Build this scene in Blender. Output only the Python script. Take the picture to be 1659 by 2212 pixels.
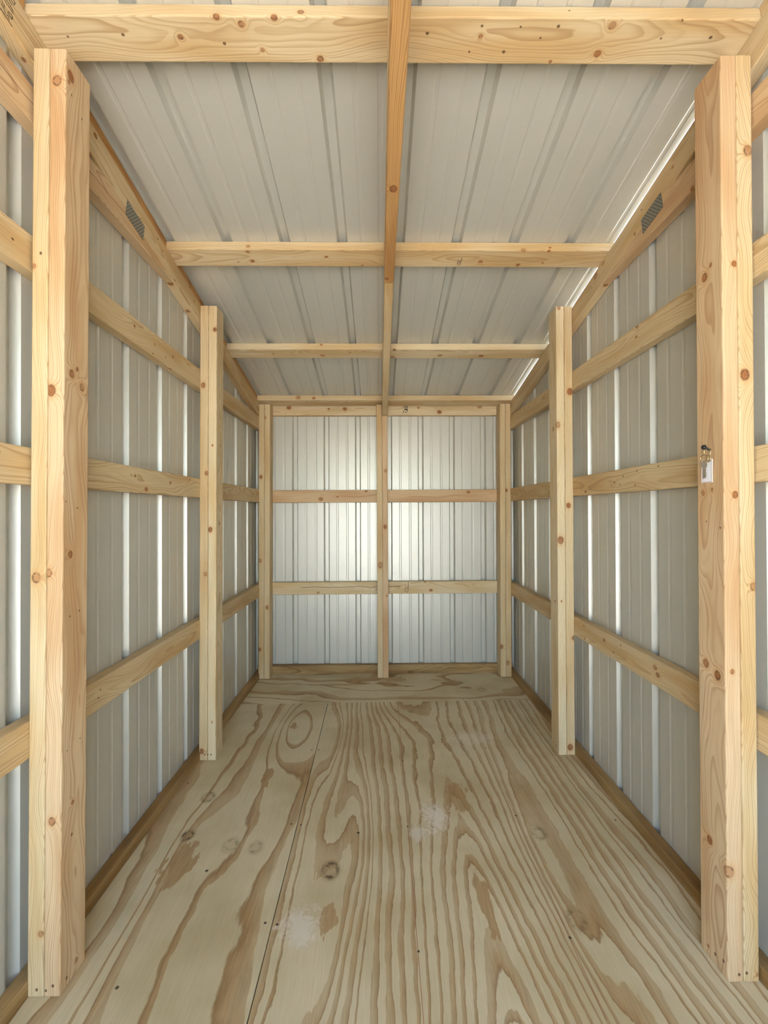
import bpy, bmesh, math, random
from mathutils import Vector, Matrix

S = bpy.context.scene
for o in list(bpy.data.objects):
    bpy.data.objects.remove(o)

# ------------------------------------------------------------------ camera
F_PX = 932.137
CAM = (-0.0458, 0.0, 1.1378)
YAW, PITCH, ROLL = 0.0122, 0.0062, 0.0033


def cam_ray(x, z):
    y = 1.0
    cr, sr = math.cos(ROLL), math.sin(ROLL)
    x, z = x * cr + z * sr, -x * sr + z * cr
    cp, sp = math.cos(PITCH), math.sin(PITCH)
    y, z = y * cp - z * sp, y * sp + z * cp
    cy, sy = math.cos(YAW), math.sin(YAW)
    x, y = x * cy + y * sy, -x * sy + y * cy
    return Vector((x, y, z))


fwd = cam_ray(0, 0)
rgt = cam_ray(1, 0) - fwd
upv = cam_ray(0, 1) - fwd
cd = bpy.data.cameras.new('camera')
cam = bpy.data.objects.new('camera', cd)
S.collection.objects.link(cam)
M = Matrix((rgt, upv, -fwd)).transposed().to_4x4()
M.translation = CAM
cam.matrix_world = M
cd.sensor_fit = 'HORIZONTAL'
cd.sensor_width = 36.0
cd.lens = 36.0 * F_PX / 1659.0
cd.clip_start = 0.01
S.camera = cam

# ------------------------------------------------------------------ world, sun, exposure
wd = bpy.data.worlds.new('sky')
S.world = wd
wd.use_nodes = True
wn = wd.node_tree
bg = wn.nodes['Background']
sky = wn.nodes.new('ShaderNodeTexSky')
sky.sky_type = 'NISHITA'
sky.sun_disc = False
sky.sun_elevation = math.radians(52)
sky.sun_rotation = math.radians(-80)
sky.air_density = 1.0
sky.dust_density = 1.2
wn.links.new(sky.outputs[0], bg.inputs[0])
bg.inputs[1].default_value = 0.85

sd = bpy.data.lights.new('sun', 'SUN')
sd.energy = 20.0
sd.angle = math.radians(0.6)
sd.color = (1.0, 0.97, 0.92)
sun = bpy.data.objects.new('sun', sd)
S.collection.objects.link(sun)
sun.rotation_euler = Vector((1.0, -0.15, -1.15)).to_track_quat('-Z', 'Y').to_euler()

# daylight sampling guide in the doorway (portal: adds no light of its own)
pd = bpy.data.lights.new('doorway_portal', 'AREA')
pd.shape = 'RECTANGLE'
pd.size, pd.size_y = 1.46, 2.2
pd.cycles.is_portal = True
portal = bpy.data.objects.new('doorway_portal', pd)
S.collection.objects.link(portal)
portal.location = (-0.05, -0.93, 1.03)
portal.rotation_euler = (math.radians(90), 0, 0)

S.view_settings.view_transform = 'Standard'
S.view_settings.look = 'None'
S.view_settings.gamma = 1.0
S.view_settings.use_curve_mapping = False
S.view_settings.exposure = 1.38
S.cycles.use_denoising = True
S.cycles.max_bounces = 8
S.cycles.diffuse_bounces = 5
S.cycles.glossy_bounces = 3
S.cycles.sample_clamp_indirect = 8.0
S.cycles.use_adaptive_sampling = True
S.cycles.adaptive_threshold = 0.12
S.cycles.adaptive_min_samples = 16

# ------------------------------------------------------------------ dimensions (metres)
P, D = 0.0381, 0.0889            # a two-by-four
W = 0.8792                       # half width between the outer faces of the posts
XS = W + P                       # inner face of the side sheets
YB = 3.0145 + D + P              # inner face of the back sheets
YF = -0.90                       # front wall
SL = 0.2038                      # roof slope (drop per metre of depth)
CT0 = 2.541                      # height of the top chord's upper edge at y = 0
COS = 1 / math.sqrt(1 + SL * SL)


def chord_top(y): return CT0 - SL * y


def chord_bot(y): return CT0 - D / COS - SL * y


PITCH_RIB = 0.2286


# ------------------------------------------------------------------ node helpers
def lin(c):
    return tuple(((v / 255) / 12.92 if v / 255 <= 0.04045 else ((v / 255 + 0.055) / 1.055) ** 2.4) for v in c) + (1.0,)


class NT:
    def __init__(self, tree):
        self.t = tree

    def n(self, kind, **kw):
        nd = self.t.nodes.new(kind)
        for k, v in kw.items():
            setattr(nd, k, v)
        return nd

    def put(self, sock, v):
        if hasattr(v, 'is_output') or isinstance(v, bpy.types.NodeSocket):
            self.t.links.new(v, sock)
        else:
            sock.default_value = v

    def m(self, op, a, b=None, c=None, clamp=False):
        nd = self.n('ShaderNodeMath', operation=op)
        nd.use_clamp = clamp
        self.put(nd.inputs[0], a)
        if b is not None: self.put(nd.inputs[1], b)
        if c is not None: self.put(nd.inputs[2], c)
        return nd.outputs[0]

    def v(self, op, a, b=None, scale=None):
        nd = self.n('ShaderNodeVectorMath', operation=op)
        self.put(nd.inputs[0], a)
        if b is not None: self.put(nd.inputs[1], b)
        if scale is not None: self.put(nd.inputs['Scale'], scale)
        return nd.outputs['Value'] if op in ('LENGTH', 'DISTANCE', 'DOT_PRODUCT') else nd.outputs['Vector']

    def sep(self, a):
        nd = self.n('ShaderNodeSeparateXYZ')
        self.put(nd.inputs[0], a)
        return nd.outputs

    def comb(self, x, y, z):
        nd = self.n('ShaderNodeCombineXYZ')
        for s, q in zip(nd.inputs, (x, y, z)): self.put(s, q)
        return nd.outputs[0]

    def noise(self, vec, scale=1.0, detail=2.0, rough=0.5, dist=0.0):
        nd = self.n('ShaderNodeTexNoise')
        self.put(nd.inputs['Vector'], vec)
        nd.inputs['Scale'].default_value = scale
        nd.inputs['Detail'].default_value = detail
        nd.inputs['Roughness'].default_value = rough
        nd.inputs['Distortion'].default_value = dist
        return nd.outputs[0]

    def noise1(self, w, scale=1.0, detail=1.0):
        nd = self.n('ShaderNodeTexNoise', noise_dimensions='1D')
        self.put(nd.inputs['W'], w)
        nd.inputs['Scale'].default_value = scale
        nd.inputs['Detail'].default_value = detail
        return nd.outputs[0]

    def ramp(self, f, stops, interp='LINEAR'):
        nd = self.n('ShaderNodeValToRGB')
        self.put(nd.inputs[0], f)
        r = nd.color_ramp
        r.interpolation = interp
        while len(r.elements) < len(stops): r.elements.new(0.5)
        for e, (p, c) in zip(r.elements, stops):
            e.position = p
            e.color = c if len(c) == 4 else tuple(c) + (1,)
        return nd.outputs[0]

    def step(self, f, lo, hi, a=0.0, b=1.0):
        nd = self.n('ShaderNodeMapRange', interpolation_type='SMOOTHSTEP')
        self.put(nd.inputs['Value'], f)
        nd.inputs['From Min'].default_value = lo
        nd.inputs['From Max'].default_value = hi
        nd.inputs['To Min'].default_value = a
        nd.inputs['To Max'].default_value = b
        return nd.outputs[0]

    def mix(self, f, a, b, blend='MIX'):
        nd = self.n('ShaderNodeMix', data_type='RGBA', blend_type=blend)
        self.put(nd.inputs['Factor'], f)
        self.put(nd.inputs[6], a)
        self.put(nd.inputs[7], b)
        return nd.outputs[2]


def new_mat(name):
    mt = bpy.data.materials.new(name)
    mt.use_nodes = True
    bs = mt.node_tree.nodes['Principled BSDF']
    return mt, NT(mt.node_tree), bs


def plain(name, col, rough=0.5, metal=0.0, spec=0.5):
    mt, g, bs = new_mat(name)
    bs.inputs['Base Color'].default_value = lin(col)
    bs.inputs['Roughness'].default_value = rough
    bs.inputs['Metallic'].default_value = metal
    bs.inputs['Specular IOR Level'].default_value = spec
    return mt


# ------------------------------------------------------------------ lumber material
TONES = {   # pale wood, grain line, warm flush
    'spruce': ((208, 185, 144), (160, 122, 75), (194, 161, 111)),
    'pale':   ((215, 195, 157), (168, 134, 88), (201, 172, 124)),
    'pink':   ((206, 177, 137), (160, 116, 76), (191, 152, 107)),
    'orange': ((194, 149, 94), (134, 84, 38), (178, 130, 75)),
    'treated': ((170, 138, 90), (98, 66, 34), (136, 102, 58)),
}


def lumber(seed, tone='spruce', knots=(), pith=None, rings=290.0, grain=0.62, crack=None):
    """Solid pine: growth rings around a pith line that runs along the local x axis, bent round the knots."""
    rnd = random.Random(seed * 7919 + 13)
    mt, g, bs = new_mat('pine_%s_%d' % (tone, seed))
    tc = g.n('ShaderNodeTexCoord')
    co = tc.outputs['Object']
    off = (rnd.uniform(-50, 50), rnd.uniform(-50, 50), rnd.uniform(-50, 50))
    cs = g.v('ADD', co, off)
    x, y, z = g.sep(co)[:3]
    if pith is None:
        pith = (rnd.uniform(-0.03, 0.03), rnd.choice((-1, 1)) * rnd.uniform(0.035, 0.075))
    drift = g.noise1(g.m('ADD', x, off[0]), 0.9, 2.0)
    drift2 = g.noise1(g.m('ADD', x, off[1]), 2.2, 1.0)
    yy = g.m('SUBTRACT', y, g.m('ADD', pith[0], g.m('MULTIPLY', g.m('SUBTRACT', drift2, 0.5), 0.09)))
    zz = g.m('SUBTRACT', z, g.m('ADD', pith[1], g.m('MULTIPLY', g.m('SUBTRACT', drift, 0.5), 0.05)))
    r = g.m('SQRT', g.m('ADD', g.m('MULTIPLY', yy, yy), g.m('MULTIPLY', zz, zz)))
    wob = g.noise(g.v('MULTIPLY', cs, (5.0, 26.0, 26.0)), 1.0, 1.0)
    r = g.m('ADD', r, g.m('MULTIPLY', g.m('SUBTRACT', wob, 0.5), 0.009))
    d2 = None
    nail2 = None
    for (kx, ky, kz, kr) in knots:
        small = kr < 0.0036
        if not small: kr *= 0.92
        sc = Vector((0.78 / kr, 1 / kr, 1 / kr))
        nd = g.n('ShaderNodeVectorMath', operation='MULTIPLY_ADD')
        g.put(nd.inputs[0], co)
        nd.inputs[1].default_value = sc
        nd.inputs[2].default_value = (-kx * sc.x, -ky * sc.y, -kz * sc.z)
        a2 = g.v('DOT_PRODUCT', nd.outputs[0], nd.outputs[0])
        if small:
            nail2 = a2 if nail2 is None else g.m('MINIMUM', nail2, a2)
        else:
            d2 = a2 if d2 is None else g.m('MINIMUM', d2, a2)
            r = g.m('MULTIPLY_ADD', g.m('POWER', 0.74, a2), kr * 1.5, r)     # rings swell round the knot
    ph = g.m('MULTIPLY', r, rings)
    fr = g.m('FRACT', ph)
    # a slow brightening, a sharp dark late-wood line
    late = g.m('MULTIPLY', g.step(fr, 0.30, 0.93), g.step(fr, 0.93, 1.0, 1.0, 0.0))
    vary = g.noise1(g.m('ADD', g.m('FLOOR', ph), off[2]), 0.73, 0.0)
    late = g.m('MULTIPLY', late, g.step(vary, 0.25, 0.7, 0.25, 1.0))
    fib = g.noise(g.v('MULTIPLY', cs, (9.0, 420.0, 420.0)), 1.0, 1.0, 0.6)
    blot = g.noise(g.v('MULTIPLY', cs, (2.2, 14.0, 14.0)), 1.0, 1.0)
    base, line, warm = (lin(c) for c in TONES[tone])
    col = g.mix(g.step(blot, 0.38, 0.72), base, warm)
    col = g.mix(g.m('MULTIPLY', late, grain), col, line)
    f2 = g.m('ADD', g.m('MULTIPLY', fib, 0.26), 0.87)
    col = g.mix(1.0, col, g.comb(f2, f2, f2), 'MULTIPLY')
    if d2 is not None:
        kn = g.noise(co, 120.0, 2.0, 0.6)
        kv = g.noise(co, 9.0, 0.0)
        dist = g.m('ADD', g.m('SQRT', d2), g.m('MULTIPLY', g.m('SUBTRACT', kn, 0.5), 0.75))
        mask = g.m('MULTIPLY', g.step(dist, 0.72, 1.10, 1.0, 0.0), g.step(kv, 0.32, 0.66, 0.5, 0.92))
        rim = g.m('MULTIPLY', g.m('MULTIPLY', g.step(dist, 0.55, 0.92), g.step(dist, 0.95, 1.25, 1.0, 0.0)), g.step(kn, 0.40, 0.62, 0.1, 0.75))
        halo = g.step(dist, 0.9, 2.3, 0.40, 0.0)
        kcol = g.mix(g.m('FRACT', g.m('MULTIPLY', dist, 2.6)), lin((164, 104, 58)), lin((118, 68, 34)))
        col = g.mix(halo, col, lin((196, 142, 84)))
        col = g.mix(mask, col, kcol)
        col = g.mix(rim, col, lin((64, 32, 14)))
    if nail2 is not None:
        col = g.mix(g.step(nail2, 0.5, 1.3, 0.85, 0.0), col, lin((82, 50, 26)))
    if crack:      # (x0, x1, y0, width) a drying check along the grain
        cx0, cx1, cy0, cw = crack
        wv = g.m('MULTIPLY', g.m('SUBTRACT', g.noise1(g.m('ADD', x, off[2]), 7.0, 2.0), 0.5), 0.016)
        dy = g.m('ABSOLUTE', g.m('SUBTRACT', g.m('SUBTRACT', y, cy0), wv))
        cm = g.m('MULTIPLY', g.step(dy, cw * 0.5, cw, 1.0, 0.0),
                 g.m('MULTIPLY', g.step(x, cx0, cx0 + 0.03), g.step(x, cx1 - 0.03, cx1, 1.0, 0.0)))
        col = g.mix(g.m('MULTIPLY', cm, 0.85), col, lin((66, 38, 18)))
    g.put(bs.inputs['Base Color'], col)
    bs.inputs['Roughness'].default_value = 0.55
    bs.inputs['Specular IOR Level'].default_value = 0.25
    return mt


# ------------------------------------------------------------------ sheet metal and other materials
def metal_mat():
    mt, g, bs = new_mat('painted_sheet_metal')
    bs.inputs['Base Color'].default_value = lin((198, 194, 180))
    bs.inputs['Roughness'].default_value = 0.36
    bs.inputs['Metallic'].default_value = 0.30
    bs.inputs['Specular IOR Level'].default_value = 0.6
    return mt


METAL = metal_mat()
mt, g, bs = new_mat('galvanised_plate')
tc = g.n('ShaderNodeTexCoord')
qx, qy, qz = g.sep(tc.outputs['Object'])[:3]
row = g.m('MULTIPLY', qy, 125.0)
par = g.m('MULTIPLY', g.m('FRACT', g.m('MULTIPLY', g.m('FLOOR', row), 0.5)), 1.0)
sl = g.m('MULTIPLY', g.m('LESS_THAN', g.m('ABSOLUTE', g.m('SUBTRACT', g.m('FRACT', row), 0.5)), 0.27),
         g.m('LESS_THAN', g.m('ABSOLUTE', g.m('SUBTRACT', g.m('FRACT', g.m('ADD', g.m('MULTIPLY', qx, 90.0), par)), 0.5)), 0.32))
g.put(bs.inputs['Base Color'], g.mix(sl, lin((152, 148, 134)), lin((74, 70, 60))))
bs.inputs['Roughness'].default_value = 0.45
bs.inputs['Metallic'].default_value = 0.5
GALV = mt
NAIL = plain('nail_head', (70, 58, 46), 0.4, 0.7)
INK = plain('stamp_ink', (46, 26, 14), 0.8)
INKP = plain('faded_stamp_ink', (120, 92, 62), 0.8)

# ------------------------------------------------------------------ object helpers
COL = S.collection.objects


def link(name, mesh, mat=None, parent=None, mw=None):
    o = bpy.data.objects.new(name, mesh)
    COL.link(o)
    if mat is not None and mesh is not None and not mesh.materials:
        mesh.materials.append(mat)
    if parent is not None:
        o.parent = parent
        if mw is not None:
            m = mw.copy()
            m.translation = mw.translation - parent.location
            o.matrix_local = m
    elif mw is not None:
        o.matrix_world = mw
    return o


def tag(o, label=None, cat=None, group=None, kind=None):
    if label: o['label'] = label
    if cat: o['category'] = cat
    if group: o['group'] = group
    if kind: o['kind'] = kind
    return o


def empty(name, loc):
    o = bpy.data.objects.new(name, None)
    COL.link(o)
    o.location = loc
    o.empty_display_size = 0.05
    return o


def bm_mesh(name, bm, smooth=False):
    bmesh.ops.recalc_face_normals(bm, faces=bm.faces[:])
    me = bpy.data.meshes.new(name)
    bm.to_mesh(me)
    bm.free()
    if smooth:
        for f in me.polygons: f.use_smooth = True
    return me


def frame(center, ex, ey):
    ex = Vector(ex).normalized()
    ey = Vector(ey)
    ey = (ey - ex * ey.dot(ex)).normalized()
    ez = ex.cross(ey)
    m = Matrix((ex, ey, ez)).transposed().to_4x4()
    m.translation = Vector(center)
    return m


def box_mesh(name, L, w, t, r=0.0032):
    bm = bmesh.new()
    bmesh.ops.create_cube(bm, size=1.0)
    for v in bm.verts:
        v.co = Vector((v.co.x * L, v.co.y * w, v.co.z * t))
    if r:
        ed = [e for e in bm.edges if abs((e.verts[0].co - e.verts[1].co).x) > L * 0.5]
        bmesh.ops.bevel(bm, geom=ed, offset=r, segments=2, profile=0.5, affect='EDGES')
    return bm_mesh(name, bm)


def prism_mesh(name, pts, t, r=0.0022):
    """pts: outline in local x (along) / y (width); thickness t along z."""
    bm = bmesh.new()
    a = [bm.verts.new((x, y, -t / 2)) for x, y in pts]
    b = [bm.verts.new((x, y, t / 2)) for x, y in pts]
    n = len(pts)
    bm.faces.new(a)
    bm.faces.new(b)
    for i in range(n):
        bm.faces.new((a[i], a[(i + 1) % n], b[(i + 1) % n], b[i]))
    bmesh.ops.recalc_face_normals(bm, faces=bm.faces[:])
    if r:
        ed = [e for e in bm.edges if abs((e.verts[0].co - e.verts[1].co).z) < 1e-6]
        bmesh.ops.bevel(bm, geom=ed, offset=r, segments=1, profile=0.5, affect='EDGES')
    return bm_mesh(name, bm)


# knots and nail marks, per board: (along, across, through, radius) in the board's own axes
KNOTS = {
    'p1L_i': [(1.052,-0.0444,0.0015,0.0111),(1.08,-0.0271,-0.019,0.0113),(1.06,-0.0332,-0.019,0.0045),(1.037,-0.0236,-0.019,0.0023),(1.012,0.0129,-0.019,0.0023),(0.308,-0.0445,0.0111,0.0122),(0.356,-0.0177,-0.0191,0.0091),(0.334,0.0188,-0.0191,0.0082),(0.374,0.0016,-0.019,0.0046),(0.043,-0.0338,-0.019,0.0018),(0.028,0.0046,-0.019,0.0023),(-0.086,-0.0187,-0.019,0.0079),(-0.128,-0.0445,0.0138,0.0088),(-0.237,-0.019,-0.019,0.0023),(-0.23,0.0135,-0.019,0.0023),(-0.56,-0.0256,-0.019,0.0018),(-0.553,0.0196,-0.0191,0.0019),(-0.717,-0.0445,0.0024,0.0088),(-0.697,-0.0055,-0.0191,0.0051),(-1.104,-0.0445,-0.0022,0.0033),(-1.115,-0.0445,0.014,0.0027),(-1.109,-0.0225,-0.0191,0.0034),(-1.1,0.011,-0.019,0.0046),(-0.774,-0.008,-0.0191,0.0034)],
    'p1L_o': [(0.636,-0.0444,-0.0019,0.0033),(0.605,-0.0444,0.0143,0.0055),(-0.139,-0.0444,0.004,0.011),(-0.982,-0.0444,-0.0124,0.0066),(-1.113,-0.0444,-0.0035,0.0033)],
    'p1R_o': [(0.897,-0.0445,-0.0078,0.0114),(0.345,-0.0444,0.004,0.0125),(-0.174,-0.0445,-0.0132,0.009),(-1.112,-0.0445,0.0123,0.0034),(-1.116,-0.0445,-0.0138,0.0039)],
    'p1R_i': [(0.618,-0.0445,-0.0112,0.0068),(0.615,0.0122,0.0191,0.0096),(0.636,-0.0083,0.0191,0.0047),(0.051,-0.0445,-0.0086,0.0079),(0.065,-0.0068,0.0191,0.0047),(0.059,0.0229,0.0191,0.006),(-0.381,0.0181,0.0191,0.0096),(-0.399,-0.0198,0.019,0.0104),(-0.381,-0.0445,0.002,0.0056),(-0.03,-0.0324,0.0191,0.0023),(-0.015,0.0126,0.0191,0.0019),(-0.83,0.0105,0.0191,0.0095),(-0.867,-0.0445,0.0141,0.0124),(-1.107,0.0181,0.0191,0.0036),(-1.105,-0.0049,0.019,0.0035),(-1.095,-0.0312,0.019,0.0034),(-1.115,-0.0445,-0.0087,0.0034)],
    'p2L_i': [(0.947,-0.0444,-0.0101,0.0087),(0.405,-0.0445,-0.0008,0.0043),(0.411,0.0056,-0.0191,0.0044),(0.012,-0.0445,0.0089,0.0108),(0.039,-0.0037,-0.019,0.0066),(-0.883,-0.0444,-0.0022,0.0043),(-1.033,-0.044,0.0169,0.0034),(-1.033,-0.0444,0.0017,0.0034)],
    'p2L_o': [(0.686,-0.0445,0.0038,0.0108),(0.275,-0.0445,-0.0124,0.0086),(-0.195,-0.0445,-0.0095,0.0086),(-1.018,-0.0445,0.0053,0.0108),(-1.033,-0.0445,-0.0075,0.0034)],
    'p2R_i': [(1.055,-0.0445,0.0052,0.0077),(0.498,-0.0445,0.0136,0.0121),(0.486,-0.0034,0.019,0.009),(-0.049,-0.0445,0.0042,0.0154),(-0.338,-0.0445,0.0019,0.0044),(-0.345,-0.011,0.0191,0.0056),(-1.037,0.023,0.0191,0.0036),(-1.038,-0.01,0.019,0.0036)],
    'p2R_o': [(0.656,-0.0445,-0.0058,0.0143),(0.115,-0.0445,0.0048,0.011),(-0.512,-0.0445,-0.0149,0.0088),(-1.027,-0.0445,0.0043,0.0131)],
    'p3L_o': [(0.448,-0.0445,0.0041,0.0113),(-0.135,-0.0445,0.008,0.0113),(-0.752,-0.0444,0.0099,0.0113)],
    'p3L_i': [(0.862,-0.0444,0.014,0.0081),(-0.46,-0.0445,-0.0016,0.0113)],
    'p3R_i': [(-0.746,-0.0444,0.0127,0.013)],
    'p3R_o': [(0.348,-0.0445,0.0147,0.0097),(-0.86,-0.0445,0.0085,0.013)],
    'pc_r': [(0.53,-0.0445,-0.0041,0.0097),(0.138,-0.0444,0.0002,0.0129),(-0.343,-0.0445,-0.0103,0.0065)],
    'pc_l': [(-0.17,-0.0444,-0.0045,0.0178)],
    'pu1': [(-0.673,-0.0095,-0.0191,0.0034),(-0.533,-0.0057,-0.019,0.0057),(-0.429,0.0064,-0.019,0.0035),(-0.375,-0.031,-0.019,0.0067),(-0.431,-0.044,-0.0187,0.0067),(-0.811,-0.0053,-0.0191,0.0023),(-0.229,-0.0462,-0.0059,0.0067),(-0.293,-0.0432,-0.019,0.0067),(-0.193,0.0365,-0.0191,0.0072),(-0.337,0.019,-0.0191,0.0047),(0.21,-0.0303,-0.0191,0.0028),(0.078,-0.0157,-0.0191,0.0034),(0.211,-0.011,-0.019,0.0046),(0.189,0.0204,-0.019,0.0024),(0.277,0.02,-0.0191,0.0035),(0.305,-0.0291,-0.0191,0.0023),(0.397,-0.0304,-0.0191,0.0034),(0.528,-0.0327,-0.0191,0.0079),(0.519,0.0227,-0.0191,0.0077),(0.786,-0.011,-0.0191,0.0035),(0.693,-0.0429,-0.019,0.0022),(0.404,0.0396,-0.0191,0.0036),(0.419,-0.0463,0.0043,0.0022),(0.361,-0.0081,-0.0191,0.0023),(0.663,-0.0086,-0.0191,0.0023)],
    'pu2': [(-0.562,-0.0445,-0.0044,0.0064),(-0.566,-0.0324,-0.0191,0.0065),(-0.561,0.0153,-0.019,0.0076),(-0.62,0.0205,-0.0191,0.003),(-0.255,-0.0081,-0.019,0.0056),(0.537,-0.0443,-0.0161,0.0074),(0.644,-0.0445,-0.0048,0.0046),(0.64,-0.0419,-0.0188,0.0056),(0.538,0.0297,-0.0191,0.0068),(0.637,0.0192,-0.019,0.0038),(0.377,0.0131,-0.0191,0.0076),(-0.11,0.0354,-0.0191,0.0039)],
    'pu3': [(-0.362,-0.0445,0.0098,0.0064),(-0.361,0.0163,-0.0191,0.0105),(-0.204,-0.0118,-0.0191,0.0052),(0.044,-0.0396,-0.0191,0.0077),(0.035,0.0297,-0.0191,0.0106),(0.305,0.0149,-0.0191,0.0105),(0.541,0.0191,-0.019,0.0106),(-0.637,-0.0017,-0.0191,0.0052)],
    'pu4': [(-0.602,-0.0444,0.003,0.0128),(-0.493,-0.0444,-0.0022,0.0096)],
    'bT': [(-0.689,0.0118,0.019,0.0133),(-0.287,0.0022,0.019,0.0117),(-0.403,0.0024,0.019,0.0067),(0.394,-0.0208,0.019,0.0134),(0.685,0.017,0.019,0.0117),(0.243,0.0095,0.019,0.0067)],
    'bM': [(-0.136,0.0355,0.019,0.0083),(-0.461,-0.0197,0.019,0.0133),(-0.342,-0.0036,0.019,0.0067),(0.602,0.0257,0.0191,0.01)],
    'bL': [(-0.483,-0.0299,0.019,0.0066),(0.328,-0.0201,0.019,0.01),(0.285,0.0401,0.0191,0.0067)],
    'gLM': [(0.385,0.0127,0.0191,0.0048),(0.455,-0.0297,0.0191,0.0083),(0.634,0.0053,0.0191,0.0056),(0.812,0.0313,0.019,0.0041)],
    'gLT': [(0.381,0.014,0.019,0.0048),(0.513,0.0015,0.0191,0.0043),(0.499,-0.038,0.019,0.0034),(0.657,0.0069,0.019,0.0066),(0.596,-0.0169,0.019,0.0036),(0.65,-0.0444,0.0112,0.0056),(0.354,-0.0444,0.0033,0.0025),(-0.111,0.0,0.019,0.0032)],
    'gLL': [(0.201,0.0123,0.0191,0.0028),(0.192,-0.0089,0.019,0.0027)],
    'gRL': [(0.337,0.017,-0.0191,0.0078),(0.323,-0.0024,-0.019,0.0077),(0.664,0.0114,-0.019,0.0067),(0.84,0.0239,-0.0191,0.0042),(0.832,-0.0322,-0.0191,0.0042),(0.542,0.0282,-0.019,0.0035),(0.594,-0.0154,-0.019,0.0037)],
    'gRM': [(0.313,0.0326,-0.0191,0.0031),(0.431,0.0283,-0.0191,0.0033),(0.518,0.0155,-0.0191,0.0035),(0.58,-0.0032,-0.0191,0.0045),(0.815,-0.0289,-0.0191,0.0062),(0.541,-0.0147,-0.0191,0.0035),(0.442,-0.0224,-0.0191,0.0033)],
    'gRT': [(0.425,0.04,-0.0191,0.0066),(0.43,0.0042,-0.0191,0.005)],
    'tL_t': [(-0.22,0.0307,0.019,0.0068),(0.148,0.0295,0.019,0.0035),(0.187,0.0127,0.019,0.0036),(0.296,-0.0383,0.0009,0.0133),(0.299,-0.025,0.019,0.0038),(0.477,0.0157,0.0191,0.0052),(0.471,-0.0383,-0.001,0.0083),(0.422,0.0433,0.019,0.0041),(-0.445,-0.0383,-0.0001,0.0045)],
    'tR_t': [(0.004,0.0189,-0.0191,0.0032),(0.056,-0.029,-0.019,0.005),(0.332,0.0298,-0.019,0.0118),(0.265,0.0342,-0.019,0.0076),(0.299,-0.0383,0.0017,0.0096),(-0.157,0.0072,-0.0191,0.0044)],
    'tR_b': [(0.924,-0.0386,-0.019,0.0068)],
    'tC_b': [(0.926,-0.044,0.0013,0.0122),(1.406,-0.0439,-0.0084,0.0093)],
}
_seed = [0]
USED = {}


def board(name, a, b, wdir, w=D, t=P, tone='spruce', parent=None, key=None, **kw):
    """A rectangular board from a to b (centre line), wide side along wdir."""
    a, b = Vector(a), Vector(b)
    _seed[0] += 1
    mw = frame((a + b) / 2, b - a, wdir)
    me = box_mesh(name, (b - a).length, w, t)
    key = key or name
    o = link(name, me, lumber(_seed[0], tone, KNOTS.get(key, ()), **kw), parent, mw)
    o_key[o.name] = key
    return o


o_key = {}


def poly_board(name, pts_yz, x, tone, parent, key, **kw):
    """A board cut to an outline in the y/z plane, 38 mm thick, centred on x."""
    _seed[0] += 1
    ys = [q[0] for q in pts_yz]
    y0, y1 = min(ys), max(ys)
    ex = Vector((0, 1, kw.pop('slope', 0.0))).normalized()
    ey = Vector((1, 0, 0)).cross(ex)
    c = Vector((x, sum(ys) / len(ys), sum(q[1] for q in pts_yz) / len(pts_yz)))
    mw = frame(c, ex, ey)
    loc = []
    for (yy, zz) in pts_yz:
        q = Vector((x, yy, zz)) - c
        loc.append((q.dot(ex), q.dot(ey)))
    me = prism_mesh(name, loc, P)
    o = link(name, me, lumber(_seed[0], tone, KNOTS.get(key, ()), **kw), parent, mw)
    o_key[o.name] = key
    return o


# ------------------------------------------------------------------ ribbed sheets
def profile(u0, u1, phase, pitch=PITCH_RIB):
    """(u, depth) outline of a ribbed panel; ribs stand outward (positive depth)."""
    pts = []
    k0 = int(math.floor((u0 - phase) / pitch)) - 1
    k1 = int(math.ceil((u1 - phase) / pitch)) + 1
    for k in range(k0, k1 + 1):
        c = phase + k * pitch
        pts += [(c - 0.0212, 0), (c - 0.0125, 0.022), (c + 0.0125, 0.022), (c + 0.0212, 0)]
        for m in (0.0785, 0.1501):
            pts += [(c + m - 0.0085, 0), (c + m - 0.0045, 0.0015), (c + m + 0.0045, 0.0015), (c + m + 0.0085, 0)]
    pts.sort()

    def at(u):
        for (a, da), (b, db) in zip(pts, pts[1:]):
            if a <= u <= b: return da + (db - da) * (u - a) / (b - a)
        return 0
    out = [(u0, at(u0))] + [q for q in pts if u0 + 1e-5 < q[0] < u1 - 1e-5] + [(u1, at(u1))]
    return out


def sheet_mesh(name, prof, lo, hi, th=0.0007):
    """prof: list of (u, depth); lo/hi: functions or numbers -> v range. Local x=u, y=depth, z=v."""
    bm = bmesh.new()
    rows = []
    f = lambda q, u: q(u) if callable(q) else q
    for dz in (0.0, th):
        rows.append(([bm.verts.new((u, dd + dz, f(lo, u))) for u, dd in prof],
                     [bm.verts.new((u, dd + dz, f(hi, u))) for u, dd in prof]))
    n = len(prof)
    for (l, h) in rows:
        for i in range(n - 1):
            bm.faces.new((l[i], l[i + 1], h[i + 1], h[i]))
    (l0, h0), (l1, h1) = rows
    for i in range(n - 1):
        bm.faces.new((l0[i], l1[i], l1[i + 1], l0[i + 1]))
        bm.faces.new((h0[i], h0[i + 1], h1[i + 1], h1[i]))
    bm.faces.new((l0[0], h0[0], h1[0], l1[0]))
    bm.faces.new((l0[-1], l1[-1], h1[-1], h0[-1]))
    return bm_mesh(name, bm)


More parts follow.
